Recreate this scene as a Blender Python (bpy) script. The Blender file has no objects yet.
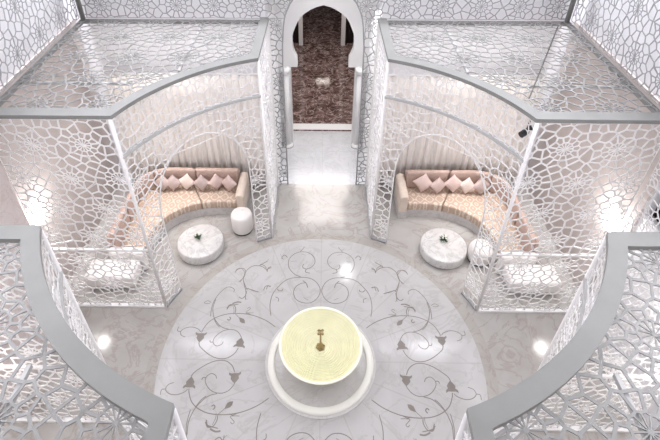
import bpy, math, random
import numpy as np
from mathutils import Vector, Matrix
random.seed(7)
C = bpy.context.scene.collection
PI = math.pi

# ------------------------------------------------------------------ helpers
def mesh_obj(name, verts, faces, mat, parent=None, smooth=False, mats=None, midx=None, loc=None):
    me = bpy.data.meshes.new(name)
    me.from_pydata([tuple(v) for v in verts], [], faces)
    if mats:
        for m in mats: me.materials.append(m)
        if midx: me.polygons.foreach_set('material_index', midx)
    else:
        me.materials.append(mat)
    if smooth: me.polygons.foreach_set('use_smooth', [True]*len(me.polygons))
    me.update()
    o = bpy.data.objects.new(name, me); C.objects.link(o)
    if parent: o.parent = parent
    if loc: o.location = loc
    return o

def empty(name, label, cat, loc=(0,0,0), group=None, rz=0.0):
    o = bpy.data.objects.new(name, None); C.objects.link(o)
    o.empty_display_size = .1
    o.location = loc; o.rotation_euler = (0,0,rz)
    o['label'] = label; o['category'] = cat
    if group: o['group'] = group
    return o

def structure(o):
    o['kind'] = 'structure'; return o

class MB:
    def __init__(s): s.v = []; s.f = []
    def add(s, v, f):
        n = len(s.v); s.v += [tuple(p) for p in v]; s.f += [[i+n for i in q] for q in f]
    def box(s, a, b):
        (x0,y0,z0),(x1,y1,z1) = a,b
        s.add([(x0,y0,z0),(x1,y0,z0),(x1,y1,z0),(x0,y1,z0),(x0,y0,z1),(x1,y0,z1),(x1,y1,z1),(x0,y1,z1)],
              [[0,3,2,1],[4,5,6,7],[0,1,5,4],[1,2,6,5],[2,3,7,6],[3,0,4,7]])
    def lathe(s, prof, n=48, c=(0,0,0), cap=True):
        v=[];f=[]
        for r,z in prof:
            for k in range(n):
                a=2*PI*k/n; v.append((c[0]+r*math.cos(a), c[1]+r*math.sin(a), c[2]+z))
        for i in range(len(prof)-1):
            for k in range(n):
                f.append([i*n+k, i*n+(k+1)%n, (i+1)*n+(k+1)%n, (i+1)*n+k])
        if cap and prof[0][0] > 1e-6: f.append([k for k in range(n)][::-1])
        if cap and prof[-1][0] > 1e-6: f.append([(len(prof)-1)*n+k for k in range(n)])
        s.add(v,f)
    def tube(s, pts, r, n=8):
        pts=[Vector(p) for p in pts]; v=[];f=[]
        for i,p in enumerate(pts):
            d=(pts[min(i+1,len(pts)-1)]-pts[max(i-1,0)]).normalized()
            u=d.cross(Vector((0,0,1)))
            if u.length<1e-3: u=Vector((1,0,0))
            u.normalize(); w=u.cross(d)
            rr=r[i] if isinstance(r,(list,tuple)) else r
            for k in range(n):
                a=2*PI*k/n; v.append(p+u*math.cos(a)*rr+w*math.sin(a)*rr)
        for i in range(len(pts)-1):
            for k in range(n):
                f.append([i*n+k,i*n+(k+1)%n,(i+1)*n+(k+1)%n,(i+1)*n+k])
        f.append(list(range(n))[::-1]); f.append([(len(pts)-1)*n+k for k in range(n)])
        s.add(v,f)
    def strip(s, inner, outer, z0, z1):
        """solid between two plan polylines of equal length"""
        n=len(inner); v=[]
        for (a,b) in zip(inner,outer):
            v += [(a[0],a[1],z0),(b[0],b[1],z0),(b[0],b[1],z1),(a[0],a[1],z1)]
        f=[]
        for i in range(n-1):
            o=i*4;q=o+4
            for k in range(4):
                f.append([o+k,o+(k+1)%4,q+(k+1)%4,q+k])
        f.append([3,2,1,0]); e=(n-1)*4; f.append([e,e+1,e+2,e+3])
        s.add(v,f)
    def build(s, name, mat, parent=None, smooth=False, bevel=0, seg=2, loc=None):
        o = mesh_obj(name, s.v, s.f, mat, parent, smooth, loc=loc)
        if bevel:
            m=o.modifiers.new('bevel','BEVEL'); m.width=bevel; m.segments=seg; m.limit_method='ANGLE'; m.angle_limit=math.radians(40)
        return o

def auto_smooth(o, deg=35):
    me=o.data
    me.polygons.foreach_set('use_smooth',[True]*len(me.polygons))
    m=o.modifiers.new('edges','EDGE_SPLIT'); m.split_angle=math.radians(deg)
    return o

# ------------------------------------------------------------------ materials
def new_mat(name):
    m=bpy.data.materials.new(name); m.use_nodes=True
    nt=m.node_tree; b=nt.nodes['Principled BSDF']
    return m,nt,b
def plain(name, col, rough=.5, metal=0.0, noise=0.0, scale=8):
    m,nt,b=new_mat(name)
    b.inputs['Roughness'].default_value=rough; b.inputs['Metallic'].default_value=metal
    if noise:
        tc=nt.nodes.new('ShaderNodeTexCoord'); nz=nt.nodes.new('ShaderNodeTexNoise'); nz.inputs['Scale'].default_value=scale; nz.inputs['Detail'].default_value=5
        cr=nt.nodes.new('ShaderNodeValToRGB')
        cr.color_ramp.elements[0].position=.3; cr.color_ramp.elements[1].position=.7
        cr.color_ramp.elements[0].color=tuple(max(0,c*(1-noise)) for c in col)+(1,); cr.color_ramp.elements[1].color=tuple(min(1,c*(1+noise*.6)) for c in col)+(1,)
        nt.links.new(tc.outputs['Object'],nz.inputs['Vector']); nt.links.new(nz.outputs['Fac'],cr.inputs['Fac']); nt.links.new(cr.outputs['Color'],b.inputs['Base Color'])
    else: b.inputs['Base Color'].default_value=tuple(col)+(1,)
    return m
def marble(name, base, vein, cloud, rough=.15, scale=1.0, tile=None, radial=0, joint=(.42,.39,.37), vein_w=.03, dist=2.0, coord='Object', tile_off=(0,0)):
    m,nt,b=new_mat(name); N=nt.nodes.new; L=nt.links.new
    tc=N('ShaderNodeTexCoord'); src=tc.outputs[coord]
    n1=N('ShaderNodeTexNoise'); n1.inputs['Scale'].default_value=1.6*scale; n1.inputs['Detail'].default_value=8; n1.inputs['Distortion'].default_value=1.2; L(src,n1.inputs['Vector'])
    mx=N('ShaderNodeMix'); mx.data_type='RGBA'; mx.inputs['A'].default_value=tuple(base)+(1,); mx.inputs['B'].default_value=tuple(cloud)+(1,)
    r1=N('ShaderNodeMapRange'); r1.inputs['From Min'].default_value=.4; r1.inputs['From Max'].default_value=.68; L(n1.outputs['Fac'],r1.inputs['Value']); L(r1.outputs['Result'],mx.inputs['Factor'])
    # veins: where a distorted noise crosses .5
    n2=N('ShaderNodeTexNoise'); n2.inputs['Scale'].default_value=1.1*scale; n2.inputs['Detail'].default_value=9; n2.inputs['Roughness'].default_value=.6; n2.inputs['Distortion'].default_value=dist; L(src,n2.inputs['Vector'])
    s=N('ShaderNodeMath'); s.operation='SUBTRACT'; s.inputs[1].default_value=.5; L(n2.outputs['Fac'],s.inputs[0])
    a=N('ShaderNodeMath'); a.operation='ABSOLUTE'; L(s.outputs[0],a.inputs[0])
    r2=N('ShaderNodeMapRange'); r2.inputs['From Min'].default_value=0; r2.inputs['From Max'].default_value=vein_w; r2.inputs['To Min'].default_value=.75; r2.inputs['To Max'].default_value=0; L(a.outputs[0],r2.inputs['Value'])
    m2=N('ShaderNodeMix'); m2.data_type='RGBA'; m2.inputs['B'].default_value=tuple(vein)+(1,); L(mx.outputs['Result'],m2.inputs['A']); L(r2.outputs['Result'],m2.inputs['Factor'])
    out=m2.outputs['Result']
    sep=N('ShaderNodeSeparateXYZ'); L(src,sep.inputs[0])
    def jointmix(out,fac):
        m3=N('ShaderNodeMix'); m3.data_type='RGBA'; m3.inputs['B'].default_value=tuple(joint)+(1,)
        L(out,m3.inputs['A']); L(fac,m3.inputs['Factor']); return m3.outputs['Result']
    if tile:
        for ax in (0,1):
            d=N('ShaderNodeMath'); d.operation='MULTIPLY_ADD'; d.inputs[1].default_value=1/tile[ax]; d.inputs[2].default_value=50+tile_off[ax]; L(sep.outputs[ax],d.inputs[0])
            fr=N('ShaderNodeMath'); fr.operation='FRACT'; L(d.outputs[0],fr.inputs[0])
            lt=N('ShaderNodeMath'); lt.operation='LESS_THAN'; lt.inputs[1].default_value=.012/tile[ax]; L(fr.outputs[0],lt.inputs[0])
            k=N('ShaderNodeMath'); k.operation='MULTIPLY'; k.inputs[1].default_value=.45; L(lt.outputs[0],k.inputs[0])
            out=jointmix(out,k.outputs[0])
    if radial:
        at=N('ShaderNodeMath'); at.operation='ARCTAN2'; L(sep.outputs[1],at.inputs[0]); L(sep.outputs[0],at.inputs[1])
        d=N('ShaderNodeMath'); d.operation='MULTIPLY_ADD'; d.inputs[1].default_value=radial/(2*PI); d.inputs[2].default_value=100.5; L(at.outputs[0],d.inputs[0])
        fr=N('ShaderNodeMath'); fr.operation='FRACT'; L(d.outputs[0],fr.inputs[0])
        sb=N('ShaderNodeMath'); sb.operation='SUBTRACT'; sb.inputs[1].default_value=.5; L(fr.outputs[0],sb.inputs[0])
        ab=N('ShaderNodeMath'); ab.operation='ABSOLUTE'; L(sb.outputs[0],ab.inputs[0])
        ln=N('ShaderNodeVectorMath'); ln.operation='LENGTH'; L(src,ln.inputs[0])
        mu=N('ShaderNodeMath'); mu.operation='MULTIPLY'; L(ab.outputs[0],mu.inputs[0]); L(ln.outputs['Value'],mu.inputs[1])
        lt=N('ShaderNodeMath'); lt.operation='LESS_THAN'; lt.inputs[1].default_value=.011*radial/(2*PI); L(mu.outputs[0],lt.inputs[0])
        k=N('ShaderNodeMath'); k.operation='MULTIPLY'; k.inputs[1].default_value=.5; L(lt.outputs[0],k.inputs[0])
        out=jointmix(out,k.outputs[0])
    L(out,b.inputs['Base Color']); b.inputs['Roughness'].default_value=rough
    return m

M={}
M['beam']   = plain('grey_painted_steel',(.235,.238,.23),.45,noise=.06,scale=3)
M['lattice']= plain('white_lacquered_lattice',(.88,.87,.87),.4)
M['lattice_shade']= plain('lattice_roof_shade_tone',(.26,.26,.255),.4)  # roof lattice colour darkened to stand for little light from above
M['lattice_wall']= plain('lattice_backlit_tone',(.34,.34,.35),.4)  # backlit darkening of the lattice put into its base colour
M['plaster']= plain('white_plaster',(.86,.85,.88),.8)
M['plaster_warm']= plain('warm_white_plaster',(.80,.75,.73),.8)
M['lining'] = plain('taupe_wall_fabric',(.56,.50,.475),.85,noise=.05,scale=2)
M['rail'] = plain('light_grey_steel',(.50,.50,.50),.45)
M['white']  = plain('white_lacquer',(.88,.87,.87),.35)
M['black']  = plain('black_metal',(.02,.02,.02),.4)
M['floor']  = marble('pinkish_grey_marble',(.455,.44,.425),(.34,.30,.27),(.40,.38,.36),.13,.8,tile=(1.5,1.5),tile_off=(.5,.33))
M['medal']  = marble('pale_lilac_marble',(.525,.518,.515),(.44,.425,.41),(.485,.477,.472),.13,.7,radial=16)
M['band']   = marble('beige_border_marble',(.43,.41,.38),(.34,.30,.265),(.395,.37,.34),.13,1.0,radial=16)
M['inlay']  = plain('taupe_stone_inlay',(.22,.195,.17),.3,noise=.15,scale=3)
M['wmarble']= marble('white_marble',(.66,.65,.64),(.44,.42,.41),(.58,.565,.555),.2,1.6)
M['passage']= marble('bright_white_marble',(.60,.60,.62),(.48,.48,.50),(.54,.54,.56),.2,1.2,tile=(1.0,1.0),tile_off=(0.0,.2))
M['plinth'] = marble('grey_white_marble',(.62,.60,.59),(.45,.42,.41),(.54,.52,.51),.3,1.6)
M['dark']   = marble('dark_emperador_marble',(.085,.048,.042),(.75,.62,.60),(.30,.20,.185),.06,2.4,vein_w=.022,dist=.5)
M['darkwall']=plain('black_lacquer_wall',(.012,.008,.008),.3)
M['pink_marble']=marble('rose_marble',(.74,.67,.66),(.62,.54,.52),(.68,.61,.60),.25,1.4,tile=(.4,50))
def brocade():
    m,nt,b=new_mat('rose_gold_brocade'); N=nt.nodes.new; L=nt.links.new
    tc=N('ShaderNodeTexCoord'); sep=N('ShaderNodeSeparateXYZ'); L(tc.outputs['Object'],sep.inputs[0])
    def wv(ax,fr,ph=0):
        mm=N('ShaderNodeMath'); mm.operation='MULTIPLY_ADD'; mm.inputs[1].default_value=fr; mm.inputs[2].default_value=ph; L(sep.outputs[ax],mm.inputs[0])
        s=N('ShaderNodeMath'); s.operation='SINE'; L(mm.outputs[0],s.inputs[0]); return s.outputs[0]
    a=wv(0,24); c=wv(1,19,1)
    mu=N('ShaderNodeMath'); mu.operation='ADD'; L(a,mu.inputs[0]); L(c,mu.inputs[1])
    nz=N('ShaderNodeTexNoise'); nz.inputs['Scale'].default_value=9; nz.inputs['Detail'].default_value=4; L(tc.outputs['Object'],nz.inputs['Vector'])
    ad=N('ShaderNodeMath'); ad.operation='MULTIPLY_ADD'; ad.inputs[1].default_value=1.6; L(nz.outputs['Fac'],ad.inputs[0]); L(mu.outputs[0],ad.inputs[2])
    sn=N('ShaderNodeMath'); sn.operation='MULTIPLY'; sn.inputs[1].default_value=3.2; L(ad.outputs[0],sn.inputs[0])
    s2=N('ShaderNodeMath'); s2.operation='SINE'; L(sn.outputs[0],s2.inputs[0])
    cr=N('ShaderNodeValToRGB'); e=cr.color_ramp.elements; e[0].position=.45; e[0].color=(.47,.35,.275,1); e[1].position=.95; e[1].color=(.66,.57,.48,1)
    L(s2.outputs[0],cr.inputs['Fac']); L(cr.outputs['Color'],b.inputs['Base Color']); b.inputs['Roughness'].default_value=.55
    return m
M['brocade']=brocade()
M['cushion_back']=plain('dusty_rose_fabric',(.50,.37,.32),.8,noise=.12,scale=14)
M['cream']=plain('cream_fabric',(.74,.63,.54),.8,noise=.08,scale=10)
M['mauve']=plain('mauve_taupe_silk',(.52,.42,.40),.5,noise=.1,scale=9)
M['blush']=plain('blush_silk',(.72,.56,.52),.45,noise=.08,scale=9)
M['rose']=plain('rose_pink_silk',(.62,.48,.45),.45,noise=.08,scale=9)
M['pale']=plain('pale_blush_silk',(.80,.68,.62),.45,noise=.08,scale=9)
M['tuft']=plain('white_tufted_wool',(.78,.75,.73),.95,noise=.12,scale=40)
M['leather']=plain('white_leather',(.86,.83,.81),.4)
M['curtain']=plain('ivory_sheer_curtain',(.90,.855,.82),.7,noise=.05,scale=4)
M['brass']=plain('aged_brass',(.36,.27,.13),.3,metal=.85)
M['onyx']=plain('honey_onyx',(.83,.81,.54),.25,noise=.05,scale=5)
M['onyx_rim']=plain('honey_onyx_glow_tone',(.93,.92,.76),.25)  # rim lightened: the brighter glow of the bowl edge is in its colour
M['kerb']=plain('ivory_alabaster',(.97,.965,.90),.25,noise=.02,scale=4)
M['basin']=marble('grey_basin_marble',(.66,.65,.64),(.55,.53,.52),(.60,.59,.58),.2,1.4)
M['leaf']=plain('dark_green_leaf',(.03,.075,.025),.4)
M['petal']=plain('white_petal',(.8,.8,.72),.6)
def lamp_mat(name,col,st):
    m,nt,b=new_mat(name); b.inputs['Base Color'].default_value=(1,1,1,1); b.inputs['Emission Color'].default_value=tuple(col)+(1,); b.inputs['Emission Strength'].default_value=st; return m
M['lamp']=lamp_mat('lit_lamp_glass',(1,.93,.85),14)
M['sconce']=lamp_mat('lit_sconce_glass',(1,.96,.92),30)

# ------------------------------------------------------------------ lattice generator
def sites_for(w,h,sp,ox,oy,rng,m=.35):
    pts=[]; cen=[]
    rh=sp*.866
    j0=int((-m-oy)/rh)-1; j1=int((h+m-oy)/rh)+1
    for j in range(j0,j1+1):
        i0=int((-m-ox)/sp)-2; i1=int((w+m-ox)/sp)+2
        for i in range(i0,i1+1):
            cx=ox+(i+.5*(j%2))*sp; cy=oy+j*rh
            if -m<=cx<=w+m and -m<=cy<=h+m: cen.append((cx,cy))
    k=sp/.85
    for (cx,cy) in cen:
        a0=rng.random()*.5
        for r,n,off in ((.08*k,12,0),(.18*k,12,.5),(.285*k,14,0)):
            for q in range(n):
                a=a0+2*PI*(q+off)/n
                pts.append((cx+r*math.cos(a),cy+r*math.sin(a),r))
    out=[];grid={}
    def near(x,y,d):
        gx,gy=int(x//.2),int(y//.2)
        for a in range(gx-1,gx+2):
            for b in range(gy-1,gy+2):
                for q in grid.get((a,b),()):
                    if (q[0]-x)**2+(q[1]-y)**2<d*d: return True
        return False
    pts.sort(key=lambda p:p[2])
    for x,y,r in pts:
        if not(-m<=x<=w+m and -m<=y<=h+m): continue
        if r>.25*k:
            x+=rng.uniform(-.015,.015); y+=rng.uniform(-.015,.015)
            if near(x,y,.11*k): continue
        out.append((x,y)); grid.setdefault((int(x//.2),int(y//.2)),[]).append((x,y))
    for _ in range(int((w+2*m)*(h+2*m)*130)):
        x=rng.uniform(-m,w+m); y=rng.uniform(-m,h+m)
        if near(x,y,.135*k): continue
        out.append((x,y)); grid.setdefault((int(x//.2),int(y//.2)),[]).append((x,y))
    return out

def clip(poly,nx,ny,c):
    out=[];n=len(poly)
    for i in range(n):
        a=poly[i];b=poly[(i+1)%n]
        da=a[0]*nx+a[1]*ny-c; db=b[0]*nx+b[1]*ny-c
        if da<=0: out.append(a)
        if (da<0<db) or (db<0<da):
            t=da/(da-db); out.append((a[0]+(b[0]-a[0])*t,a[1]+(b[1]-a[1])*t))
    return out
def cells(pts,w,h):
    G=.35; grid={}
    for i,p in enumerate(pts): grid.setdefault((int(p[0]//G),int(p[1]//G)),[]).append(p)
    res=[]
    for p in pts:
        if p[0]<-.3 or p[1]<-.3 or p[0]>w+.3 or p[1]>h+.3: continue
        gx,gy=int(p[0]//G),int(p[1]//G); nb=[]
        for a in range(gx-1,gx+2):
            for b in range(gy-1,gy+2):
                for q in grid.get((a,b),()):
                    if q is not p: nb.append(((q[0]-p[0])**2+(q[1]-p[1])**2,q))
        nb.sort(key=lambda t:t[0])
        poly=[(p[0]-.3,p[1]-.3),(p[0]+.3,p[1]-.3),(p[0]+.3,p[1]+.3),(p[0]-.3,p[1]+.3)]
        for d2,q in nb[:26]:
            nx,ny=q[0]-p[0],q[1]-p[1]
            poly=clip(poly,nx,ny,(q[0]**2+q[1]**2-p[0]**2-p[1]**2)/2)
            if len(poly)<3: break
        if len(poly)<3: continue
        for nx,ny,c in ((-1,0,0),(1,0,w),(0,-1,0),(0,1,h)):
            poly=clip(poly,nx,ny,c)
            if len(poly)<3: break
        if len(poly)>=3: res.append(poly)
    return res
def area(P): return .5*sum(P[i][0]*P[(i+1)%len(P)][1]-P[(i+1)%len(P)][0]*P[i][1] for i in range(len(P)))
def inset(P,d):
    n=len(P);Q=[]
    for i in range(n):
        a,b,c=P[i-1],P[i],P[(i+1)%n]
        e1=(b[0]-a[0],b[1]-a[1]); e2=(c[0]-b[0],c[1]-b[1])
        l1=math.hypot(*e1);l2=math.hypot(*e2)
        n1=(-e1[1]/l1,e1[0]/l1); n2=(-e2[1]/l2,e2[0]/l2)
        k=1+n1[0]*n2[0]+n1[1]*n2[1]
        if k<.25: k=.25
        Q.append((b[0]+d*(n1[0]+n2[0])/k,b[1]+d*(n1[1]+n2[1])/k))
    for i in range(n):
        e=(P[(i+1)%n][0]-P[i][0],P[(i+1)%n][1]-P[i][1]); g=(Q[(i+1)%n][0]-Q[i][0],Q[(i+1)%n][1]-Q[i][1])
        if e[0]*g[0]+e[1]*g[1]<=0: return None
    return Q
def lattice(name,w,h,fmap,mat,parent,bar=.023,th=.012,sp=.85,ox=0,oy=0,inside=None,snap=None,seed=1,smooth=False):
    """perforated plate: every cell keeps a rim of metal around its opening; fmap(u,v,t)->xyz"""
    rng=random.Random(seed)
    V=[];F=[]
    for P in cells(sites_for(w,h,sp,ox,oy,rng),w,h):
        if snap:
            ins=[inside(*p) for p in P]
            if not any(ins): continue
            P=[p if k else snap(*p) for p,k in zip(P,ins)]
        R=[]
        for p in P:
            if not R or math.hypot(p[0]-R[-1][0],p[1]-R[-1][1])>.022: R.append(p)
        while len(R)>2 and math.hypot(R[0][0]-R[-1][0],R[0][1]-R[-1][1])<=.022: R.pop()
        P=R
        if len(P)<3 or area(P)<.0006: continue
        ar=area(P)
        Q=inset(P,bar/2*(1 if ar>.011 else .62))
        if Q is None:
            cx=sum(p[0] for p in P)/len(P);cy=sum(p[1] for p in P)/len(P)
            s=.62 if area(P)>.006 else .5
            Q=[(cx+(p[0]-cx)*s,cy+(p[1]-cy)*s) for p in P]
        n=len(P);b=len(V)
        for t in (th/2,-th/2):
            V+=[fmap(p[0],p[1],t) for p in P]; V+=[fmap(q[0],q[1],t) for q in Q]
        for i in range(n):
            j=(i+1)%n
            F.append([b+i,b+j,b+n+j,b+n+i])
            F.append([b+2*n+j,b+2*n+i,b+3*n+i,b+3*n+j])
            F.append([b+n+i,b+n+j,b+3*n+j,b+3*n+i])
    return mesh_obj(name,V,F,mat,parent)

# ------------------------------------------------------------------ room shell
RX=5.85; RYN=-7.0; RYF=5.55; RZ=10.6
def rect_face(mb,x0,y0,x1,y1,z): mb.add([(x0,y0,z),(x1,y0,z),(x1,y1,z),(x0,y1,z)],[[0,1,2,3]])
# floor: medallion disc, border band, tiled remainder, all one slab top
def build_floor():
    n=128; V=[];F=[];I=[]
    rs=[0,3.2,3.42]
    V.append((0,0,0))
    for r in rs[1:]:
        for k in range(n): a=2*PI*k/n; V.append((r*math.cos(a),r*math.sin(a),0))
    for k in range(n):
        F.append([0,1+k,1+(k+1)%n]); I.append(0)
        F.append([1+k,1+n+k,1+n+(k+1)%n,1+(k+1)%n]); I.append(1)
    base=len(V); S=[]
    x0,x1,y0,y1=-RX,RX,RYN,5.27
    for k in range(n):
        a=2*PI*k/n; dx,dy=math.cos(a),math.sin(a)
        t=min((x1 if dx>0 else x0)/dx if abs(dx)>1e-9 else 1e9,(y1 if dy>0 else y0)/dy if abs(dy)>1e-9 else 1e9)
        V.append((dx*t,dy*t,0))
    for k in range(n):
        F.append([1+n+k,base+k,base+(k+1)%n,1+n+(k+1)%n]); I.append(2)
    # corner triangles
    def corner(x,y):
        a=math.atan2(y,x)%(2*PI); k=int(a/(2*PI)*n)
        V.append((x,y,0)); c=len(V)-1
        F.append([base+k,c,base+(k+1)%n]); I.append(2)
    for x,y in ((x1,y1),(x0,y1),(x0,y0),(x1,y0)): corner(x,y)
    o=mesh_obj('floor',V,F,None,mats=[M['medal'],M['band'],M['floor']],midx=I)
    return structure(o)
floor=build_floor()
mb=MB(); mb.box((-RX,5.27,-.1),(RX,7.93,0)); structure(mb.build('floor_passage',M['passage']))
mb=MB(); mb.box((-1.5,7.93,-.1),(1.5,8.3,.02)); structure(mb.build('trim_1',M['white']))
mb=MB(); mb.box((-1.5,7.9,-.05),(1.5,7.945,.024)); structure(mb.build('trim_2',M['dark']))
mb=MB(); mb.box((-5,8.3,-.1),(5,22,0)); structure(mb.build('floor_hall',M['dark']))
mb=MB(); mb.box((-RX,RYN,RZ),(RX,RYF,RZ+.1)); structure(mb.build('ceiling',M['plaster']))
mb=MB(); mb.box((-RX-.15,RYN,0),(-RX,RYF,RZ)); wall_left=structure(mb.build('wall_left',M['plaster']))
mb=MB()
mb.box((RX,RYN,0),(RX+.15,.45,RZ)); mb.box((RX,1.2,0),(RX+.15,RYF,RZ)); mb.box((RX,.45,4.3),(RX+.15,1.2,RZ)); mb.box((RX,.45,0),(RX+.15,1.2,2.95))
wall_right=structure(mb.build('wall_right',M['plaster']))
mb=MB(); mb.box((RX+.15,-1.4,0),(RX+2.5,1.4,.01)); mb.box((RX+2.5,-1.4,0),(RX+2.6,1.4,4.4)); mb.box((RX+.15,-1.5,0),(RX+2.6,-1.4,4.4)); mb.box((RX+.15,1.4,0),(RX+2.6,1.5,4.4)); mb.box((RX+.15,-1.5,4.4),(RX+2.6,1.5,4.5))
structure(mb.build('wall_side_hall',M['dark']))
mb=MB(); mb.box((-RX-.15,RYN-.15,0),(RX+.15,RYN,RZ)); structure(mb.build('wall_near',M['plaster']))
# far wall with the tall opening of the passage
def hw_out(z):
    T=[(0,.96),(3.85,.95),(4.3,.94),(4.78,.90),(5.07,.85),(5.33,.73),(5.6,.53),(5.85,.27),(6.0,0)]
    for (a,p),(b,q) in zip(T,T[1:]):
        if z<=b: return p+(q-p)*(z-a)/(b-a)
    return 0
mb=MB()
mb.box((-RX,RYF,0),(-1.35,RYF+.15,RZ)); mb.box((1.35,RYF,0),(RX,RYF+.15,RZ)); mb.box((-1.35,RYF,6.3),(1.35,RYF+.15,RZ))
wall_far=structure(mb.build('wall_far',M['plaster']))
mb=MB()
mb.box((-1.45,5.7,0),(-1.35,7.5,6.4)); mb.box((1.35,5.7,0),(1.45,7.5,6.4)); mb.box((-1.45,5.7,6.3),(1.45,7.5,6.4))
structure(mb.build('wall_passage',M['plaster']))

for i,sx in enumerate((-1,1)):
    for j,(a,b) in enumerate(((1.25,5.5),(-5.4,-1.25))):
        mb=MB(); mb.box((min(sx*5.80,sx*5.845),a,0),(max(sx*5.80,sx*5.845),b,4.85)); structure(mb.build('wall_lining_'+('left','right')[i],M['lining']))
# horseshoe arch wall
HS=[(0,.93),(2.70,.93),(2.705,.73),(2.93,.735),(3.05,.79),(3.18,.835),(3.36,.86),(3.54,.862),(3.74,.83),(3.9,.77),(4.05,.71),(4.18,.63),(4.3,.51),(4.41,.35),(4.49,.18),(4.54,0)]
def arch_plate(name,T,y0,y1,W,H,mat,parent=None):
    V=[];F=[]
    zs=T
    for s in (-1,1):
        b=len(V)
        for z,hw in zs:
            for y in (y0,y1): V.append((s*hw,y,z)); V.append((s*W,y,z))
        n=len(zs)
        for i in range(n-1):
            q=b+i*4;r=q+4
            F+= [[q,q+1,r+1,r],[q+2,r+2,r+3,q+3],[q,r,r+2,q+2],[q+1,q+3,r+3,r+1]]
        F.append([b,b+2,b+3,b+1])
    t=zs[-1][0]
    m=MB(); m.add(V,F); m.box((-W,y0,t),(W,y1,H))
    return m.build(name,mat,parent)
structure(arch_plate('wall_arch',HS,7.25,7.55,1.42,6.4,M['white']))
# dark hall beyond
mb=MB()
mb.box((-5.1,7.56,0),(-5,22,5.6)); mb.box((5,7.56,0),(5.1,22,5.6)); mb.box((-5,22,0),(5,22.1,5.6)); mb.box((-5,7.56,5.6),(5,22.1,5.7))
mb.box((-5,7.56,0),(-1.43,7.7,5.6)); mb.box((1.43,7.56,0),(5,7.7,5.6))
mb.box((-5,14.6,0),(-1.05,14.9,5.6)); mb.box((1.0,14.6,0),(5,14.9,5.6))
structure(mb.build('wall_hall',M['darkwall']))
for i,x in enumerate((-.97,.86)):
    mb=MB(); mb.box((x-.09,14.35,0),(x+.09,14.6,5.6)); structure(mb.build('trim_%d'%(3+i),M['white']))

# wall cladding lattices (children of their walls)
def mirror_map(f,sx,sy): return f
def side_clad(wall,s,name='lattice_cladding'):
    # u along y, v height
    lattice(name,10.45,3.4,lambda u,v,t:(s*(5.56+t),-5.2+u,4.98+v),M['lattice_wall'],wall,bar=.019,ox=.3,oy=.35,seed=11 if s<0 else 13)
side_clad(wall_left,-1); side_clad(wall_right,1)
def in_back(u,v):
    x=u-5.5
    return abs(x)>=hw_out(4.98+v)
def snap_back(u,v):
    x=u-5.5; s=1 if x>=0 else -1
    return (5.5+s*hw_out(4.98+v),v)
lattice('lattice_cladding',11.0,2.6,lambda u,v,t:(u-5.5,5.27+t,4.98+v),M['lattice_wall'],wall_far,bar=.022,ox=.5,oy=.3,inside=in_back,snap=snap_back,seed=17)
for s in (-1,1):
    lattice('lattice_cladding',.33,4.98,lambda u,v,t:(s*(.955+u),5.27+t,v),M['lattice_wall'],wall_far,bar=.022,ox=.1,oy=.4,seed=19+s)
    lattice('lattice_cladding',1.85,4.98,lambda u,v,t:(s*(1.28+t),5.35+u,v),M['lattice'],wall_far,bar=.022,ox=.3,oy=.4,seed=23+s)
# pointed trim line round the outer opening
mb=MB()
for s in (-1,1):
    zz=[0,1,2,3,3.85,4.3,4.6,4.78,4.95,5.07,5.2,5.33,5.47,5.6,5.73,5.85,5.93,6.0]
    V=[];F=[]
    for z in zz:
        h=hw_out(z); V+=[(s*h,5.24,z),(s*(h+.03),5.24,z+.01),(s*(h+.03),5.31,z+.01),(s*h,5.31,z)]
    for i in range(len(zz)-1):
        for k in range(4): F.append([i*4+k,i*4+(k+1)%4,i*4+4+(k+1)%4,i*4+4+k])
    mb.add(V,F)
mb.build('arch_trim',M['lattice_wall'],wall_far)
# slim corner posts where the upper claddings meet
for i,s in enumerate((-1,1)):
    mb=MB(); mb.tube([(s*5.43,5.17,4.98),(s*5.43,5.17,8.3)],.055,12); structure(mb.build('trim_%d'%(5+i),M['beam'],smooth=True))
# screened opening in the side walls, between the pavilions
mb=MB(); mb.box((-5.6,-1.15,0),(-5.5,1.15,4.9)); structure(mb.build('wall_left_marble',M['pink_marble']))
lattice('opening_lattice',2.3,4.9,lambda u,v,t:(5.56+t,-1.15+u,v),M['lattice'],wall_right,bar=.022,ox=.2,oy=.3,seed=31)

# ------------------------------------------------------------------ columns under the arch
for s,side in ((-1,'left'),(1,'right')):
    t=empty('column','slender white round column at the %s jamb of the horseshoe arch'%side,'column',(s*1.07,7.1,0),'columns of the horseshoe arch')
    mb=MB(); mb.lathe([(.155,0),(.155,.03),(.12,.05),(.10,.10)],32); mb.build('base',M['black'] if False else M['white'],t,smooth=True)
    mb=MB(); mb.lathe([(.165,0),(.165,.012),(.157,.012)],32); mb.build('base_ring',M['black'],t)
    mb=MB(); mb.lathe([(.095,.08),(.09,1.5),(.085,2.55)],32); mb.build('shaft',M['white'],t,smooth=True)
    mb=MB(); mb.lathe([(.085,2.55),(.12,2.6),(.14,2.68),(.14,2.74)],32); mb.build('capital',M['white'],t,smooth=True)

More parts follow.
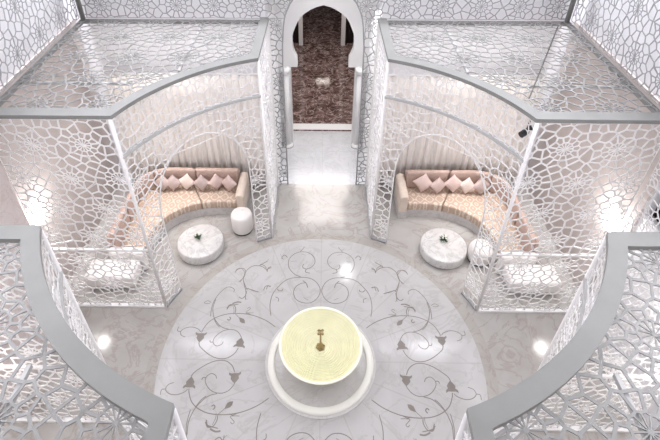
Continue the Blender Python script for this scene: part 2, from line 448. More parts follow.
# ------------------------------------------------------------------ pavilions
A0=math.atan2(1.193,3.395); A1=math.atan2(3.246,1.258)
def rad(a): 
    t=(a-A0)/(A1-A0); return 3.598+(3.481-3.598)*t
OX,OY=3.4,3.2
def arcpt(a,dr=0): r=rad(a)+dr; return (r*math.cos(a)-OX,r*math.sin(a)-OY)
def pavilion():
    t=empty('lattice_pavilion','','pavilion',(OX,OY,0),'white lattice pavilions around the fountain court')
    X0,X1=3.395-OX,5.5-OX; Y0=1.193-OY; xs=1.258-OX; ys0=3.246-OY; ys1=5.2-OY
    # front
    lattice('front_screen',X1-X0,4.93,lambda u,v,q:(X0+u,Y0+q,.03+v),M['lattice'],t,bar=.027,ox=.16,oy=.72,seed=3)
    # curved screen
    Rm=3.54; L=(A1-A0)*Rm
    ac=math.radians(45)
    def hwz(z):
        if z<2.2: return 17.6
        k=(z-2.2)/1.47
        return 17.6*math.sqrt(max(0,1-k**2.4)) if k<1 else 0
    def ins(u,v):
        a=math.degrees(A0+u/Rm-ac); return abs(a)>=hwz(v+.03)
    def snp(u,v):
        a=math.degrees(A0+u/Rm-ac); h=hwz(v+.03); s=1 if a>=0 else -1
        return ((ac+math.radians(s*h)-A0)*Rm,v)
    def cm(u,v,q):
        x,y=arcpt(A0+u/Rm,q); return (x,y,.03+v)
    lattice('curved_screen',L,4.93,cm,M['lattice'],t,bar=.024,ox=.2,oy=.5,inside=ins,snap=snp,seed=5)
    # side screen toward the passage
    lattice('side_screen',ys1-ys0,4.93,lambda u,v,q:(xs+q,ys0+u,.03+v),M['lattice'],t,bar=.022,ox=.4,oy=.5,seed=6)
    # roof
    x0,y0=xs+.1,Y0+.1
    W,H=X1-x0,ys1-y0
    def rin(u,v):
        x=x0+u+OX;y=y0+v+OY; a=math.atan2(y,x)
        if a<A0 or a>A1: return True
        return math.hypot(x,y)>=rad(a)+.1
    def rsn(u,v):
        x=x0+u+OX;y=y0+v+OY; a=math.atan2(y,x); r=rad(a)+.1
        return (r*math.cos(a)-OX-x0,r*math.sin(a)-OY-y0)
    lattice('roof_screen',W,H,lambda u,v,q:(x0+u,y0+v,4.975+q),M['lattice_shade'],t,bar=.031,sp=1.02,ox=.35,oy=.3,inside=rin,snap=rsn,seed=8)
    # top frame: flat steel band following front edge, arc and side edge
    N=40; inner=[];outer=[]
    w=.21
    inner.append((X1,Y0-.02)); outer.append((X1,Y0+w))
    for k in range(N+1):
        a=A0+(A1-A0)*k/N
        inner.append(arcpt(a,-.03))
        b=arcpt(a,.17)
        outer.append((max(b[0],xs+w*.75),max(b[1],Y0+w)))
    inner.append((xs-.03,ys1)); outer.append((xs+w*.75,ys1))
    mb=MB(); mb.strip(inner,outer,4.96,5.03); mb.build('top_frame',M['beam'],t)
    # fine perforated edge under the frame
    mb=MB()
    mb.strip([arcpt(A0+(A1-A0)*k/N,-.035) for k in range(N+1)],[arcpt(A0+(A1-A0)*k/N,.035) for k in range(N+1)],4.14,4.20)
    mb.build('mid_rail',M['rail'],t)
    mb=MB(); mb.box((X0,Y0-.02,1.81),(X1,Y0+.025,1.85)); mb.build('front_rail',M['white'],t)['label']='bright white horizontal rail'
    # posts
    for (px,py,r) in ((X0,Y0,.045),(xs,ys0,.04)):
        mb=MB(); mb.tube([(px,py,0),(px,py,4.96)],r*.75,10); mb.build('corner_post',M['lattice'],t,smooth=True)
    mb=MB(); mb.box((xs-.04,ys1-.08,0),(xs+.04,ys1,4.96)); mb.build('wall_post',M['lattice'],t)
    # opening trim
    pts=[]
    for k in range(0,12): pts.append((-17.6,2.2*k/11))
    for k in range(1,24):
        kk=math.sin(k/24*PI/2)*.9999
        pts.append((-17.6*math.sqrt(max(0,1-kk**2.4)),2.2+1.47*kk))
    full=pts+[(0,3.67)]+[(-a,z) for a,z in reversed(pts)]
    P=[]
    for a,z in full:
        q=arcpt(ac+math.radians(a)); P.append((q[0],q[1],z))
    mb=MB(); mb.tube(P,.013,6); mb.build('opening_trim',M['lattice'],t,smooth=True)
    # sill strips
    for nm,(a,b) in {'front_sill':((X0,Y0-.04,0),(X1,Y0+.04,.05)),'side_sill':((xs-.04,ys0,0),(xs+.04,ys1,.05))}.items():
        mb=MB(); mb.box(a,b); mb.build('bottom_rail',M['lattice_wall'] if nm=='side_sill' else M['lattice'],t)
    for (a,b) in ((A0,math.radians(45-17.6)),(math.radians(45+17.6),A1)):
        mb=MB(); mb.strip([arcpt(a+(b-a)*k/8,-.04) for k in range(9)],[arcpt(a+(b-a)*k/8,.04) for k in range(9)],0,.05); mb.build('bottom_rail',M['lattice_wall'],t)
    # roof joists
    mb=MB(); mb.box((3.42-OX+.0,2.36-OY,4.90),(X1,2.40-OY,4.95)); mb.build('roof_bar',M['rail'],t)
    mb=MB(); mb.box((2.68-OX,2.85-OY,4.90),(2.72-OX,ys1,4.95)); mb.build('roof_bar',M['rail'],t)
    mb=MB(); mb.box((X1-.08,Y0+.2,4.90),(X1,ys1,4.96)); mb.box((xs+.12,ys1-.08,4.90),(X1-.08,ys1,4.96)); mb.build('rear_frame',M['beam'],t)
    return t
def copy_tree(o,parent=None):
    c=o.copy(); C.objects.link(c); c.parent=parent
    for ch in list(o.children): copy_tree(ch,c)
    return c
pav=pavilion()
QUAD=[(1,1,'far right'),(-1,1,'far left'),(-1,-1,'near left'),(1,-1,'near right')]
PLAB={'far right':'white lattice pavilion at the far right of the fountain court, black spotlight at its corner',
 'far left':'white lattice pavilion at the far left of the fountain court, seen whole',
 'near left':'lattice pavilion in the lower left foreground, seen from above its curved grey frame',
 'near right':'lattice pavilion in the lower right foreground, seen from above its curved grey frame'}
for i,(sx,sy,nm) in enumerate(QUAD):
    o=pav if i==0 else copy_tree(pav)
    o.location=(sx*OX,sy*OY,0); o.scale=(sx,sy,1); o['label']=PLAB[nm]

mb=MB(); a=(5.14-OX,4.92-OY); b=(3.50-OX,1.90-OY); d=Vector((b[0]-a[0],b[1]-a[1])).normalized()
n=Vector((-d.y,d.x))*.011; A=Vector(a); B=Vector(b); c=[A-n,A+n,B+n,B-n]
mb.add([(v.x,v.y,4.96) for v in c]+[(v.x,v.y,4.985) for v in c],[[3,2,1,0],[4,5,6,7],[0,1,5,4],[1,2,6,5],[2,3,7,6],[3,0,4,7]])
mb.build('roof_seam',M['black'],pav)
# ------------------------------------------------------------------ curtains behind the sofas
def curtain(sx):
    n=420; x0,x1=1.42,5.35; V=[];F=[]
    rng=random.Random(4 if sx>0 else 9)
    ph=[rng.uniform(0,6) for _ in range(4)]
    for j,z in enumerate((.02,1.0,2.0,3.0,3.6)):
        for i in range(n+1):
            x=x0+(x1-x0)*i/n
            d=.045*math.sin(x*30+ph[0]+.8*math.sin(x*3+ph[1]))+.018*math.sin(x*71+ph[2])
            V.append((sx*x,5.13+d*(1-.1*j),z))
    for j in range(4):
        for i in range(n): F.append([j*(n+1)+i,j*(n+1)+i+1,(j+1)*(n+1)+i+1,(j+1)*(n+1)+i])
    side='right' if sx>0 else 'left'
    t=empty('curtain','ivory pleated curtain hanging behind the %s far sofa'%side,'curtain',(sx*3.4,5.13,0),'ivory curtains behind the far sofas')
    o=mesh_obj('drape',V,F,M['curtain'],None,smooth=True); o.parent=t; o.location=(-sx*3.4,-5.13,0)
    m=o.modifiers.new('solid','SOLIDIFY'); m.thickness=.008
    mb=MB(); mb.tube([((x0-3.4)*sx,0,3.62),((x1-3.4)*sx,0,3.62)],.02,8); mb.build('rod',M['white'],t,smooth=True)
for sx in (1,-1): curtain(sx)

# ------------------------------------------------------------------ sofas
def catmull(P,n=8):
    out=[]
    for i in range(len(P)-1):
        p0=P[max(i-1,0)];p1=P[i];p2=P[i+1];p3=P[min(i+2,len(P)-1)]
        for k in range(n):
            t=k/n
            out.append(tuple(.5*((2*p1[d])+(-p0[d]+p2[d])*t+(2*p0[d]-5*p1[d]+4*p2[d]-p3[d])*t*t+(-p0[d]+3*p1[d]-3*p2[d]+p3[d])*t**3) for d in range(len(p1))))
    out.append(tuple(P[-1])); return out
FR=[(2.22,3.98),(2.7,3.99),(3.1,3.94),(3.5,3.79),(3.85,3.50),(4.03,3.15),(4.13,2.75),(4.15,2.35)]
BK=[(2.22,4.72),(2.8,4.72),(3.5,4.72),(4.2,4.70),(4.68,4.42),(4.80,3.95),(4.82,3.2),(4.82,2.35)]
FRc=catmull(FR,6); BKc=catmull(BK,6)
SO=(3.4,4.3)
def sub(a,b,sc=1): return [(p[0]-SO[0],p[1]-SO[1]) for p in a[:]]
def shift(P,Q,d):  # move P toward Q by -d (outward)
    out=[]
    for p,q in zip(P,Q):
        v=Vector((p[0]-q[0],p[1]-q[1])).normalized(); out.append((p[0]+v.x*d,p[1]+v.y*d))
    return out
def sofa():
    t=empty('sofa','','sofa',(SO[0],SO[1],0))
    F0=sub(FRc,0); B0=sub(BKc,0)
    mb=MB(); mb.strip(shift(F0,B0,-.03),B0,0,.26); mb.build('plinth',M['plinth'],t)['label']='grey-white marble plinth'
    cut=12
    mb=MB(); mb.strip(F0[:cut+1],B0[:cut+1],.26,.50); auto_smooth(mb.build('seat_cushion',M['brocade'],t,bevel=.04,seg=3),50)
    f2=F0[cut:];b2=B0[cut:]
    f2[0]=(f2[0][0]+.012,f2[0][1]); b2[0]=(b2[0][0]+.012,b2[0][1])
    mb=MB(); mb.strip(f2,b2,.26,.50); auto_smooth(mb.build('seat_cushion',M['brocade'],t,bevel=.04,seg=3),50)
    # back cushions along the back path
    Bo=shift(B0,F0,.02); Bi=shift(B0,F0,-.13); Bx=shift(B0,F0,.10)
    mb=MB(); mb.strip(Bo,Bx,0,.93); mb.build('backrest',M['cushion_back'],t,bevel=.02)
    for a,b in ((0,11),(11,21),(21,29),(29,35),(35,42)):
        i=Bi[a:b+1]; o=Bo[a:b+1]
        if len(i)<2: continue
        i=list(i);o=list(o)
        i[0]=tuple(i[0][k]+(i[1][k]-i[0][k])*.22 for k in (0,1)); o[0]=tuple(o[0][k]+(o[1][k]-o[0][k])*.22 for k in (0,1))
        mb=MB(); mb.strip(i,o,.50,1.04); auto_smooth(mb.build('back_cushion',M['cushion_back'],t,bevel=.05,seg=3),50)
    # arms
    mb=MB()
    prof=[]
    n=14; V=[];Fc=[]
    for y in (3.92,3.95,4.84,4.86):
        g=.0 if y in (3.95,4.84) else .025
        ring=[(2.0+g,.27),(2.21-g,.27),(2.21-g,.66)]
        for k in range(9):
            a=-.3+ (PI+.6)*k/8
            ring.append((2.11+(.115-g)*math.cos(a),.70+(.10-g)*math.sin(a)))
        ring.append((2.0+g,.66))
        n=len(ring); V+=[(x-SO[0],y-SO[1],z) for x,z in ring]
    for j in range(3):
        for k in range(n): Fc.append([j*n+k,j*n+(k+1)%n,(j+1)*n+(k+1)%n,(j+1)*n+k])
    Fc.append(list(range(n))[::-1]); Fc.append([3*n+k for k in range(n)])
    mb.add(V,Fc); auto_smooth(mb.build('armrest',M['cream'],t),40)['label']='cream rolled armrest'
    mb=MB(); mb.box((2.0-SO[0],3.94-SO[1],0),(2.22-SO[0],4.84-SO[1],.27)); mb.build('arm_base',M['plinth'],t)
    mb=MB(); mb.box((4.08-SO[0],2.15-SO[1],.0),(4.9-SO[0],2.345-SO[1],.62)); mb.build('armrest',M['leather'],t,bevel=.05,seg=3)['label']='white end armrest'
    return t
sf=sofa()
SL={'far right':'curved rose-gold brocade sofa on a marble plinth in the far right pavilion',
    'far left':'curved rose-gold brocade sofa on a marble plinth in the far left pavilion',
    'near left':'brocade sofa half hidden under the lattice roof of the lower left pavilion',
    'near right':'brocade sofa half hidden under the lattice roof of the lower right pavilion'}
for i,(sx,sy,nm) in enumerate(QUAD):
    o=sf if i==0 else copy_tree(sf)
    o.location=(sx*SO[0],sy*SO[1],0); o.scale=(sx,sy,1); o['label']=SL[nm]; o['group']='curved corner sofas'

# throw pillows
def pillow_mesh(s=.36,h=.085,n=12):
    V=[];F=[]
    for side in (1,-1):
        for i in range(n+1):
            for j in range(n+1):
                u=-1+2*i/n;v=-1+2*j/n
                # pinch edges inward between the corners
                px=u*(1-.10*(1-v*v)*u*u); py=v*(1-.10*(1-u*u)*v*v)
                t=max(0,(1-u*u)*(1-v*v))**.42
                V.append((px*s/2,side*t*h,py*s/2))
    m=(n+1)**2
    for i in range(n):
        for j in range(n):
            a=i*(n+1)+j; q=[a,a+1,a+n+2,a+n+1]
            F.append(q); F.append([k+m for k in q][::-1])
    return V,F
PV,PF=pillow_mesh()
def pillow(x,y,z,mat,label,group,tilt,yaw,lean,sc=1.0):
    sc*=1.03
    R=Matrix.Rotation(yaw,3,'Z')@Matrix.Rotation(lean,3,'X')@Matrix.Rotation(tilt,3,'Y')
    V=[R@(Vector(v)*sc) for v in PV]
    zmin=min(v.z for v in V)
    V=[(v.x,v.y,v.z-zmin) for v in V]
    o=mesh_obj('throw_pillow',V,PF,M[mat],None,smooth=True); o.location=(x,y,.505)
    o['label']=label; o['category']='pillow'; o['group']=group
    # merge the two shells at the seam
    import bmesh
    bm=bmesh.new(); bm.from_mesh(o.data); bmesh.ops.remove_doubles(bm,verts=bm.verts,dist=1e-4); bm.to_mesh(o.data); bm.free()
q=math.radians(45)
g='pillows propped on the far left sofa'
LP=[(-4.20,'mauve','mauve silk pillow half hidden by the lattice, first from the left on the left sofa',.0,-.15),
    (-3.93,'mauve','mauve taupe pillow on its corner, left of the pale blush one on the left sofa',.05,.1),
    (-3.58,'pale','pale blush pillow, the lightest on the left sofa',.12,-.1),
    (-3.17,'mauve','mauve taupe pillow in the middle of the left sofa, right of the lightest',-.03,0),
    (-2.80,'rose','narrow-looking rose taupe pillow turned sideways, next to last before the left sofa armrest',.08,.5),
    (-2.45,'rose','rose taupe pillow beside the cream armrest of the left sofa',-.1,-.35)]
for n_,(x,m,l,tl,yw) in enumerate(LP): pillow(x,4.46-.05*(n_%2)-(.06 if abs(x)>4.1 else 0),0,m,l,g,q+tl,yw,-.20)
g='pillows propped on the far right sofa'
RP=[(2.66,'blush','large blush pink pillow nearest the cream armrest of the right sofa',.12,-.1,1.15),
    (3.04,'rose','rose taupe pillow second from the armrest of the right sofa',.1,.25,1.0),
    (3.45,'blush','blush pillow in the middle of the right sofa, left of the palest one',-.05,0,1.1),
    (3.80,'pale','palest cream pink pillow on the right sofa',.1,-.1,1.0),
    (4.16,'mauve','dusky rose pillow behind the lattice edge, last on the right sofa',0,.2,1.05)]
for n_,(x,m,l,tl,yw,sc) in enumerate(RP): pillow(x,4.46-.05*(n_%2)-(.06 if abs(x)>4.1 else 0),0,m,l,g,q+tl,yw,-.20,sc)

# ------------------------------------------------------------------ drum tables, centrepieces, poufs, benches
def drum():
    t=empty('coffee_table','','table',(2.95,2.85,0))
    mb=MB(); mb.lathe([(.52,0),(.52,.03)],64); mb.build('base',M['black'],t)
    mb=MB(); mb.lathe([(.535,.03),(.553,.045),(.555,.25),(.54,.275),(.52,.282),(.0,.282)],96); auto_smooth(mb.build('drum',M['wmarble'],t),40)
    return t
dt=drum()
TL={'far right':'round white marble drum table before the far right sofa',
    'far left':'round white marble drum table before the far left sofa',
    'near left':'round marble drum table inside the lower left pavilion',
    'near right':'round marble drum table inside the lower right pavilion'}
for i,(sx,sy,nm) in enumerate(QUAD):
    o=dt if i==0 else copy_tree(dt)
    o.location=(sx*2.955,sy*(2.86 if sx<0 else 2.82),0); o['label']=TL[nm]; o['group']='marble drum tables'
def posy(x,y,label,seed):
    rng=random.Random(seed)
    t=empty('flower_arrangement',label,'flowers',(x,y,.282),'small flower arrangements on the drum tables')
    mb=MB(); mb.lathe([(.035,0),(.05,.02),(.055,.06),(.05,.06),(.04,.02),(0,.02)],20); mb.build('bowl',M['white'],t,smooth=True)
    V=[];F=[]
    for k in range(20):
        a=rng.uniform(0,2*PI); l=rng.uniform(.09,.15); w=rng.uniform(.026,.042); e=rng.uniform(.15,1.0)
        d=Vector((math.cos(a)*math.cos(e),math.sin(a)*math.cos(e),math.sin(e))); s=Vector((-math.sin(a),math.cos(a),0))
        o=Vector((0,0,.04)); b=len(V)
        P=[o,o+d*l*.4+s*w,o+d*l+Vector((0,0,-.02)),o+d*l*.4-s*w,o+d*l*.5+Vector((0,0,.014))]
        V+=[tuple(p) for p in P]; F+=[[b,b+1,b+4],[b+1,b+2,b+4],[b+2,b+3,b+4],[b+3,b,b+4]]
    mesh_obj('foliage',V,F,M['leaf'],t)
    for k in range(4):
        a=k*1.7+rng.random(); mb=MB()
        c=(.045*math.cos(a),.045*math.sin(a),.125)
        mb.lathe([(0,-.018),(.02,-.01),(.026,.004),(.014,.016),(0,.02)],10,c); mb.build('flower',M['petal'],t,smooth=True)
posy(-3.03,2.93,'small dark green leafy posy on the left drum table',3)
posy(2.97,2.93,'small dark green leafy posy on the right drum table',8)
# poufs
t=empty('pouf','white upholstered drum pouf beside the armrest of the left sofa','pouf',(-2.02,3.50,0))
mb=MB(); mb.lathe([(.235,0),(.235,.05)],40); mb.build('base',M['black'],t)
mb=MB(); mb.lathe([(.245,.05),(.262,.08),(.265,.5),(.25,.56),(.21,.585),(.12,.59),(.11,.60),(.085,.60),(.08,.585),(0,.585)],48); auto_smooth(mb.build('cushion',M['leather'],t),60)
t=empty('pouf','white tufted wool pouf behind the lattice edge of the right pavilion','pouf',(3.78,2.62,0))
mb=MB(); mb.lathe([(.25,0),(.25,.04)],40); mb.build('base',M['black'],t)
rng=random.Random(5)
mb=MB(); mb.lathe([(.25,.04),(.275,.10),(.285,.25),(.275,.38),(.24,.46),(.18,.49),(.08,.50),(0,.50)],48)
mb.v=[(x*(1+rng.uniform(-.03,.03)),y*(1+rng.uniform(-.03,.03)),z) for x,y,z in mb.v]; mb.build('cushion',M['tuft'],t,smooth=True)
# leather benches inside the front screens
for s,side in ((-1,'left'),(1,'right')):
    t=empty('bench','white upholstered bench behind the front lattice of the far %s pavilion'%side,'bench',(s*4.72,1.86,0),'white benches behind the front screens')
    mb=MB(); mb.box((-.5,-.22,0),(.5,.2,.12)); mb.build('base',M['plinth'],t)
    mb=MB(); mb.box((-.56,-.29,.12),(.56,.27,.46)); o=mb.build('seat',M['leather'],t,bevel=.07,seg=4); auto_smooth(o,60)

# ------------------------------------------------------------------ fountain
t=empty('fountain','round ivory kerb with a raised honey onyx bowl at the centre of the court','fountain',(0,0,0))
mb=MB(); mb.lathe([(1.05,.0),(1.05,.035),(1.03,.06),(1.0,.068),(.925,.068),(.91,.055),(.905,.01)],128,cap=False)
auto_smooth(mb.build('kerb',M['kerb'],t),50)
mb=MB(); mb.lathe([(1.10,0),(1.095,.014),(1.04,.016)],128,cap=False); mb.build('foot_ring',M['basin'],t)
mb=MB(); mb.lathe([(.91,0),(.91,.012),(0,.012)],96); mb.build('basin',M['basin'],t)
mb=MB(); mb.lathe([(.24,.012),(.22,.04),(.12,.08),(.10,.22),(.16,.33),(.24,.38)],64); mb.build('pedestal',M['kerb'],t,smooth=True)
prof=[(.22,.38),(.45,.43),(.66,.52),(.77,.60),(.80,.632),(.802,.64)]
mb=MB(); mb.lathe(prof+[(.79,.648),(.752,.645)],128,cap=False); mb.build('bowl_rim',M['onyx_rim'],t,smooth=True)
pr=[(.752,.645),(.735,.625)]
r=.72
while r>.02:
    z=.50+.115*(r/.72)**2.2
    pr.append((r,z)); pr.append((r-.018,z-.013)); pr.append((r-.028,z-.0005)); r-=.045
pr.append((0,.5))
mb=MB(); mb.lathe(pr,128,cap=False); auto_smooth(mb.build('bowl',M['onyx'],t),25)['label']='yellow onyx bowl cut with concentric rings'
sp=empty('tmp','x','x')
bpy.data.objects.remove(sp)
mb=MB(); mb.lathe([(.075,.497),(.078,.512),(.05,.53),(.03,.55),(.02,.60),(.017,.80),(.017,.96),(.03,.985),(.04,1.0),(.035,1.02),(0,1.025)],24)
spout=mb.build('spout',M['brass'],t,smooth=True)
for k in range(6):
    a=2*PI*k/6+.26; mb=MB()
    c=(.07*math.cos(a),.07*math.sin(a),.505); mb.lathe([(0,-.004),(.02,.0),(.024,.012),(.014,.028),(0,.032)],10,c); mb.build('rosette_leaf',M['brass'],spout,smooth=True)
mb=MB()
for k in range(4):
    a=PI/4+PI/2*k; c=(.05*math.cos(a),.05*math.sin(a),1.0)
    mb.lathe([(0,-.025),(.022,-.014),(.027,0),(.02,.016),(0,.022)],12,c)
mb.build('nozzle',M['brass'],spout,smooth=True)

# ------------------------------------------------------------------ scroll inlay of the medallion
INLAY=[(0.03,[(0.952,0.732),(1.169,0.883),(1.447,0.998),(1.728,1.044),(2.018,1.028),(2.239,0.946),(2.388,0.823),(2.473,0.657),(2.489,0.581)]),
(0.03,[(2.501,0.379),(2.475,0.291),(2.383,0.203),(2.227,0.092),(2.059,0.025),(1.88,0.028),(1.741,0.122),(1.669,0.259)]),
(0.026,[(1.634,0.458),(1.657,0.51),(1.73,0.606),(1.849,0.659),(2,0.644),(2.12,0.57),(2.206,0.449),(2.202,0.353),(2.126,0.288),(2.033,0.32),(2,0.387)]),
(0.03,[(2.212,0.37),(2.264,0.37),(2.282,0.413)]),
(0.026,[(2.512,0.594),(2.571,0.656),(2.708,0.703),(2.839,0.685),(2.93,0.608),(2.901,0.515),(2.804,0.474)]),
(0.026,[(2.932,0.6),(3.004,0.615),(3.001,0.711)]),
(0.028,[(1.937,0.67),(2.059,0.7),(2.171,0.778),(2.291,0.933),(2.339,1.062),(2.364,1.199),(2.341,1.4)]),
(0.026,[(2.375,0.958),(2.39,1.174),(2.369,1.345),(2.295,1.538),(2.167,1.698),(2.063,1.722),(1.968,1.659),(1.973,1.586)]),
(0.028,[(2.297,0.924),(2.217,0.794),(2.133,0.713)]),
(0.035,[(1.964,0.962),(1.934,0.915),(1.965,0.878),(2.003,0.906)]),
(0.02,[(1.853,1.035),(1.799,0.988),(1.756,0.942)]),
(0.03,[(1.862,1.058),(1.856,1.139),(1.905,1.241),(1.997,1.262),(2.044,1.204)]),
(0.05,[(1.759,1.321),(1.854,1.331),(1.957,1.285)]),
(0.02,[(1.455,1.064),(1.541,1.063),(1.626,1.073),(1.582,1.125),(1.54,1.167),(1.572,1.201),(1.608,1.166)]),
(0.02,[(2.421,1.305),(2.505,1.354),(2.58,1.307),(2.521,1.279),(2.448,1.284)]),
(0.035,[(1.923,1.262),(2.008,1.236),(2.053,1.135)]),
(0.03,[(2.063,1.172),(1.998,1.235),(1.809,1.279)]),
(0.018,[(1.93,1.226),(1.891,1.124),(1.89,1.023)]),
(0.025,[(1.654,1.026),(1.584,1.051),(1.489,1.006)]),
(0.024,[(1.668,1.636),(1.749,1.803),(1.794,1.916)]),
(0.026,[(1.865,1.86),(1.805,2.011),(1.776,2.166),(1.851,2.258),(1.96,2.228),(2.009,2.169)]),
(0.035,[(1.403,1.596),(1.546,1.645),(1.69,1.698)]),
(0.03,[(1.681,1.618),(1.697,1.493),(1.764,1.423),(1.836,1.47)]),
(0.03,[(1.639,1.386),(1.71,1.475)]),
(0.026,[(1.683,1.386),(1.696,1.601),(1.758,1.785),(1.802,1.974),(1.758,2.189),(1.629,2.323),(1.468,2.334),(1.348,2.276),(1.276,2.197)]),
(0.03,[(1.274,2.185),(1.251,2.277),(1.19,2.318)]),
(0.028,[(1.469,2.342),(1.379,2.417),(1.287,2.48)]),
(0.04,[(1.592,1.632),(1.425,1.606)]),
(0.028,[(1.299,1.644),(1.278,1.737),(1.219,1.775),(1.153,1.739)]),
(0.024,[(2.022,2.126),(1.988,2.226),(1.896,2.255),(1.801,2.149),(1.789,2.013),(1.903,1.858)]),
(0.03,[(1.264,2.54),(1.323,2.459)]),
(0.03,[(1.18,2.287),(1.272,2.237),(1.266,2.158)]),
(0.024,[(1.29,2.257),(1.362,2.346),(1.462,2.38)]),
(0.026,[(1.14,1.763),(1.217,1.757),(1.24,1.666)]),
(0.028,[(1.075,0.994),(1.12,1.265),(1.085,1.548),(0.959,1.77),(0.783,1.949),(0.533,2.014),(0.279,1.998),(0.109,1.884),(0.019,1.686),(0.062,1.492),(0.201,1.349),(0.382,1.332),(0.547,1.414),(0.616,1.58),(0.583,1.741),(0.463,1.843),(0.359,1.865)]),
(0.026,[(0.449,2.016),(0.623,2.106),(0.761,2.289),(0.783,2.506),(0.696,2.674),(0.523,2.773),(0.322,2.754),(0.186,2.626),(0.152,2.46),(0.223,2.324),(0.351,2.258),(0.439,2.31),(0.421,2.402)]),
(0.03,[(0.351,2.258),(0.37,2.173),(0.262,2.138)]),
(0.034,[(0.424,1.929),(0.338,1.845),(0.305,1.731)]),
(0.04,[(0.387,1.464),(0.284,1.408)]),
(0.034,[(0.729,2.479),(0.59,2.492)]),
(0.034,[(0.499,2.717),(0.386,2.673)]),
(0.03,[(0.815,2.588),(0.895,2.671),(0.955,2.586),(0.908,2.542)]),
(0.026,[(0.999,2.698),(0.956,2.597)]),
(0.024,[(0.523,2.773),(0.46,2.866),(0.417,2.937)]),
(0.026,[(0.55,2.876),(0.503,2.819)]),
(0.03,[(0.993,1.686),(0.948,1.637),(0.879,1.648),(0.87,1.697)]),
(0.026,[(1.017,1.477),(0.945,1.431),(0.947,1.351)])]
LEAVES=[]+[[(1.613,0.806),(1.762,0.953)]]
TULIPS=[[(2.492,0.564),(2.491,0.366)],[(1.659,0.273),(1.642,0.467)]]

def ribbon_pts(P,n=6):
    return catmull(P,n) if len(P)>2 else P
V=[];F=[]
def ribbon(P,w,sx,sy,z):
    P=ribbon_pts(P); b=len(V); n=len(P)
    for i,p in enumerate(P):
        q=P[max(i-1,0)]; r=P[min(i+1,n-1)]
        dx,dy=r[0]-q[0],r[1]-q[1]; l=math.hypot(dx,dy) or 1
        k=w/2*(.35 if i in (0,n-1) else 1)
        for s in (-1,1): V.append((sx*(p[0]-s*dy/l*k),sy*(p[1]+s*dx/l*k),z))
    for i in range(n-1): F.append([b+2*i,b+2*i+1,b+2*i+3,b+2*i+2])
def shape(pts,a,b,sx,sy,z,sc):
    """outline pts (u along a->b, v across) as one filled face"""
    dx,dy=b[0]-a[0],b[1]-a[1]; l=math.hypot(dx,dy); ux,uy=dx/l,dy/l; k=len(V)
    for u,v in pts: V.append((sx*(a[0]+ux*u*l-uy*v*sc),sy*(a[1]+uy*u*l+ux*v*sc),z))
    F.append(list(range(k,k+len(pts))))
TUL=[(0,-.02),(.02,-.07),(-.12,-.125),(.12,-.12),(.3,-.075),(.55,-.085),(.85,-.04),(1.05,0),(.85,.04),(.55,.085),(.3,.075),(.12,.12),(-.12,.125),(.02,.07),(0,.02)]
LFS=[(0,0),(.25,-.04),(.5,-.05),(.8,-.02),(1,0),(.8,.02),(.5,.05),(.25,.04)]
for sx in (-1,1):
    for sy in (-1,1):
        for i,(w,P) in enumerate(INLAY): ribbon(P,w*.62,sx,sy,.0010+i*.00006)
        for a,b in LEAVES: shape(LFS,a,b,sx,sy,.0050,1)
        for a,b in TULIPS: shape(TUL,a,b,sx,sy,.0055,.95)
o=mesh_obj('scroll_inlay',V,F,M['inlay'],floor)


# ------------------------------------------------------------------ spotlights, lamp
def spot_fixture(x,y,z,label,rz):
    t=empty('spotlight',label,'spotlight',(x,y,z),None,rz)
    mb=MB(); mb.tube([(-.10,0,-.03),(.02,0,.0)],.055,14); mb.build('lamp_head',M['black'],t)
    mb=MB(); mb.tube([(.05,0,.02),(.13,0,.045)],.045,14); mb.build('lamp_head',M['black'],t)
    mb=MB(); mb.tube([(0,0,0),(.02,0,.12),(.03,0,4.96-z)],.014,8); mb.build('bracket',M['black'],t)
spot_fixture(3.34,1.36,4.66,'twin-headed black spotlight under the corner of the far right pavilion roof',.5)

t=empty('pendant_lamp','white glass pendant lamp of two globes, mirrored in the dark marble floor','lamp',(0,17.2,3.4))
for s in (-1,1):
    mb=MB(); mb.lathe([(0,-.2),(.14,-.14),(.2,0),(.14,.14),(0,.2)],24,(s*.19,0,0)); mb.build('globe',M['lamp'],t,smooth=True)
mb=MB(); mb.tube([(-.19,0,.2),(0,0,.45),(.19,0,.2)],.02,8); mb.tube([(0,0,.45),(0,0,2.2)],.015,8); mb.build('stem',M['brass'],t)

# ------------------------------------------------------------------ lights
def area_light(name,loc,size,power,col=(1,1,1),rot=(0,0,0),sy=None,spread=180):
    l=bpy.data.lights.new(name,'AREA'); l.energy=power; l.color=col; l.size=size; l.spread=math.radians(spread)
    if sy: l.shape='RECTANGLE'; l.size_y=sy
    o=bpy.data.objects.new(name,l); C.objects.link(o); o.location=loc; o.rotation_euler=rot; return o
area_light('ceiling_light',(0,-.5,10.5),7,520,(1,.995,.975),(0,0,0),7)
for sx in (-1,1):
    for sy in (-1,1):
        area_light('pavilion_light',(sx*4.0,sy*4.0,4.8),2.0,75,(1,.94,.90),spread=58)
        area_light('curtain_fill',(sx*3.4,sy*4.55,4.75),3.4,24,(1,.95,.92),(math.radians(38*sy),0,0),.25,spread=120)  # added fill strips without fixtures, to brighten the curtain side
    area_light('wall_wash',(sx*5.70,0,8.6),.22,1600,(.95,.95,1),(0,0,0),11)
area_light('wall_wash_far',(0,5.42,8.6),11,1600,(.95,.95,1),(0,0,0),.2)
area_light('passage_light',(.9,6.1,4.9),.13,70,(1,1,1),(math.radians(-35),0,0))
area_light('passage_glow',(0,6.4,6.25),1.6,80,(1,1,1),spread=62)
area_light('hall_light',(0,10.5,5.5),3,800,(1,.92,.88))
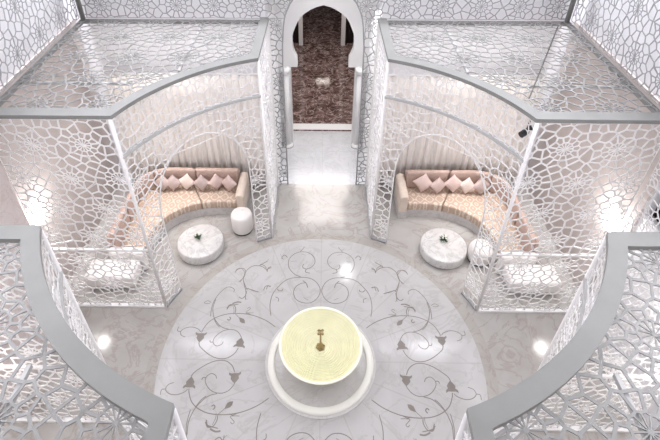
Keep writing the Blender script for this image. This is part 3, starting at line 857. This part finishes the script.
# lit glass sconces on the side walls inside each front screen
def sconce(sx,sy,label):
    t=empty('wall_sconce',label,'lamp',(sx*5.79,sy*1.72,2.0),'glowing wall sconces on the side walls')
    mb=MB(); mb.box((-.02,-.12,0),(.01,.12,.62)); mb.build('backplate',M['white'],t)
    V=[];F=[];n=10
    for z,r in ((.04,.10),(.12,.14),(.50,.14),(.58,.10)):
        for k in range(n+1):
            a=-PI/2+PI*k/n; V.append((-sx*(r*math.cos(a)+.015),r*math.sin(a),z))
    for j in range(3):
        for k in range(n): F.append([j*(n+1)+k,j*(n+1)+k+1,(j+1)*(n+1)+k+1,(j+1)*(n+1)+k])
    F.append(list(range(n+1))); F.append([3*(n+1)+k for k in range(n+1)])
    mesh_obj('glass_shade',V,F,M['sconce'],t,smooth=False)
    l=bpy.data.lights.new('sconce_light','POINT'); l.energy=210; l.color=(1,.97,.95); l.shadow_soft_size=.12
    o=bpy.data.objects.new('sconce_light',l); C.objects.link(o); o.location=(sx*5.56,sy*1.72,2.3)
sconce(-1,1,'glowing white sconce on the left wall behind the front lattice of the far left pavilion')
sconce(1,1,'glowing white sconce on the right wall behind the front lattice of the far right pavilion')
sconce(-1,-1,'glowing white sconce on the left wall inside the lower left pavilion')
sconce(1,-1,'glowing white sconce on the right wall inside the lower right pavilion')
w=bpy.data.worlds.new('room_air'); bpy.context.scene.world=w; w.use_nodes=True
w.node_tree.nodes['Background'].inputs[0].default_value=(.9,.92,1,1); w.node_tree.nodes['Background'].inputs[1].default_value=.3

# ------------------------------------------------------------------ camera
f,pitch,yaw,roll=488.057,.627406,-.0183828,-.00227837
cx,cy,H=.00058461*5,-1.04559718*5,1.86346498*5
ppx,ppy=-14.794,-84.0216
fw=Vector((math.sin(yaw)*math.cos(pitch),math.cos(yaw)*math.cos(pitch),-math.sin(pitch)))
r0=fw.cross(Vector((0,0,1))).normalized(); u0=r0.cross(fw)
c_,s_=math.cos(roll),math.sin(roll)
rr=c_*r0+s_*u0; uu=-s_*r0+c_*u0
cam=bpy.data.cameras.new('camera'); co=bpy.data.objects.new('camera',cam); C.objects.link(co)
mt=Matrix((( rr.x,uu.x,-fw.x,cx),(rr.y,uu.y,-fw.y,cy),(rr.z,uu.z,-fw.z,H),(0,0,0,1)))
co.matrix_world=mt
cam.sensor_width=36; cam.lens=f/660*36; cam.shift_x=-ppx/660; cam.shift_y=ppy/660
cam.clip_start=.05; cam.clip_end=100
sc=bpy.context.scene; sc.camera=co
sc.view_settings.view_transform='Standard'; sc.view_settings.look='None'; sc.view_settings.gamma=1; sc.view_settings.exposure=-1.76
sc.view_settings.use_curve_mapping=False
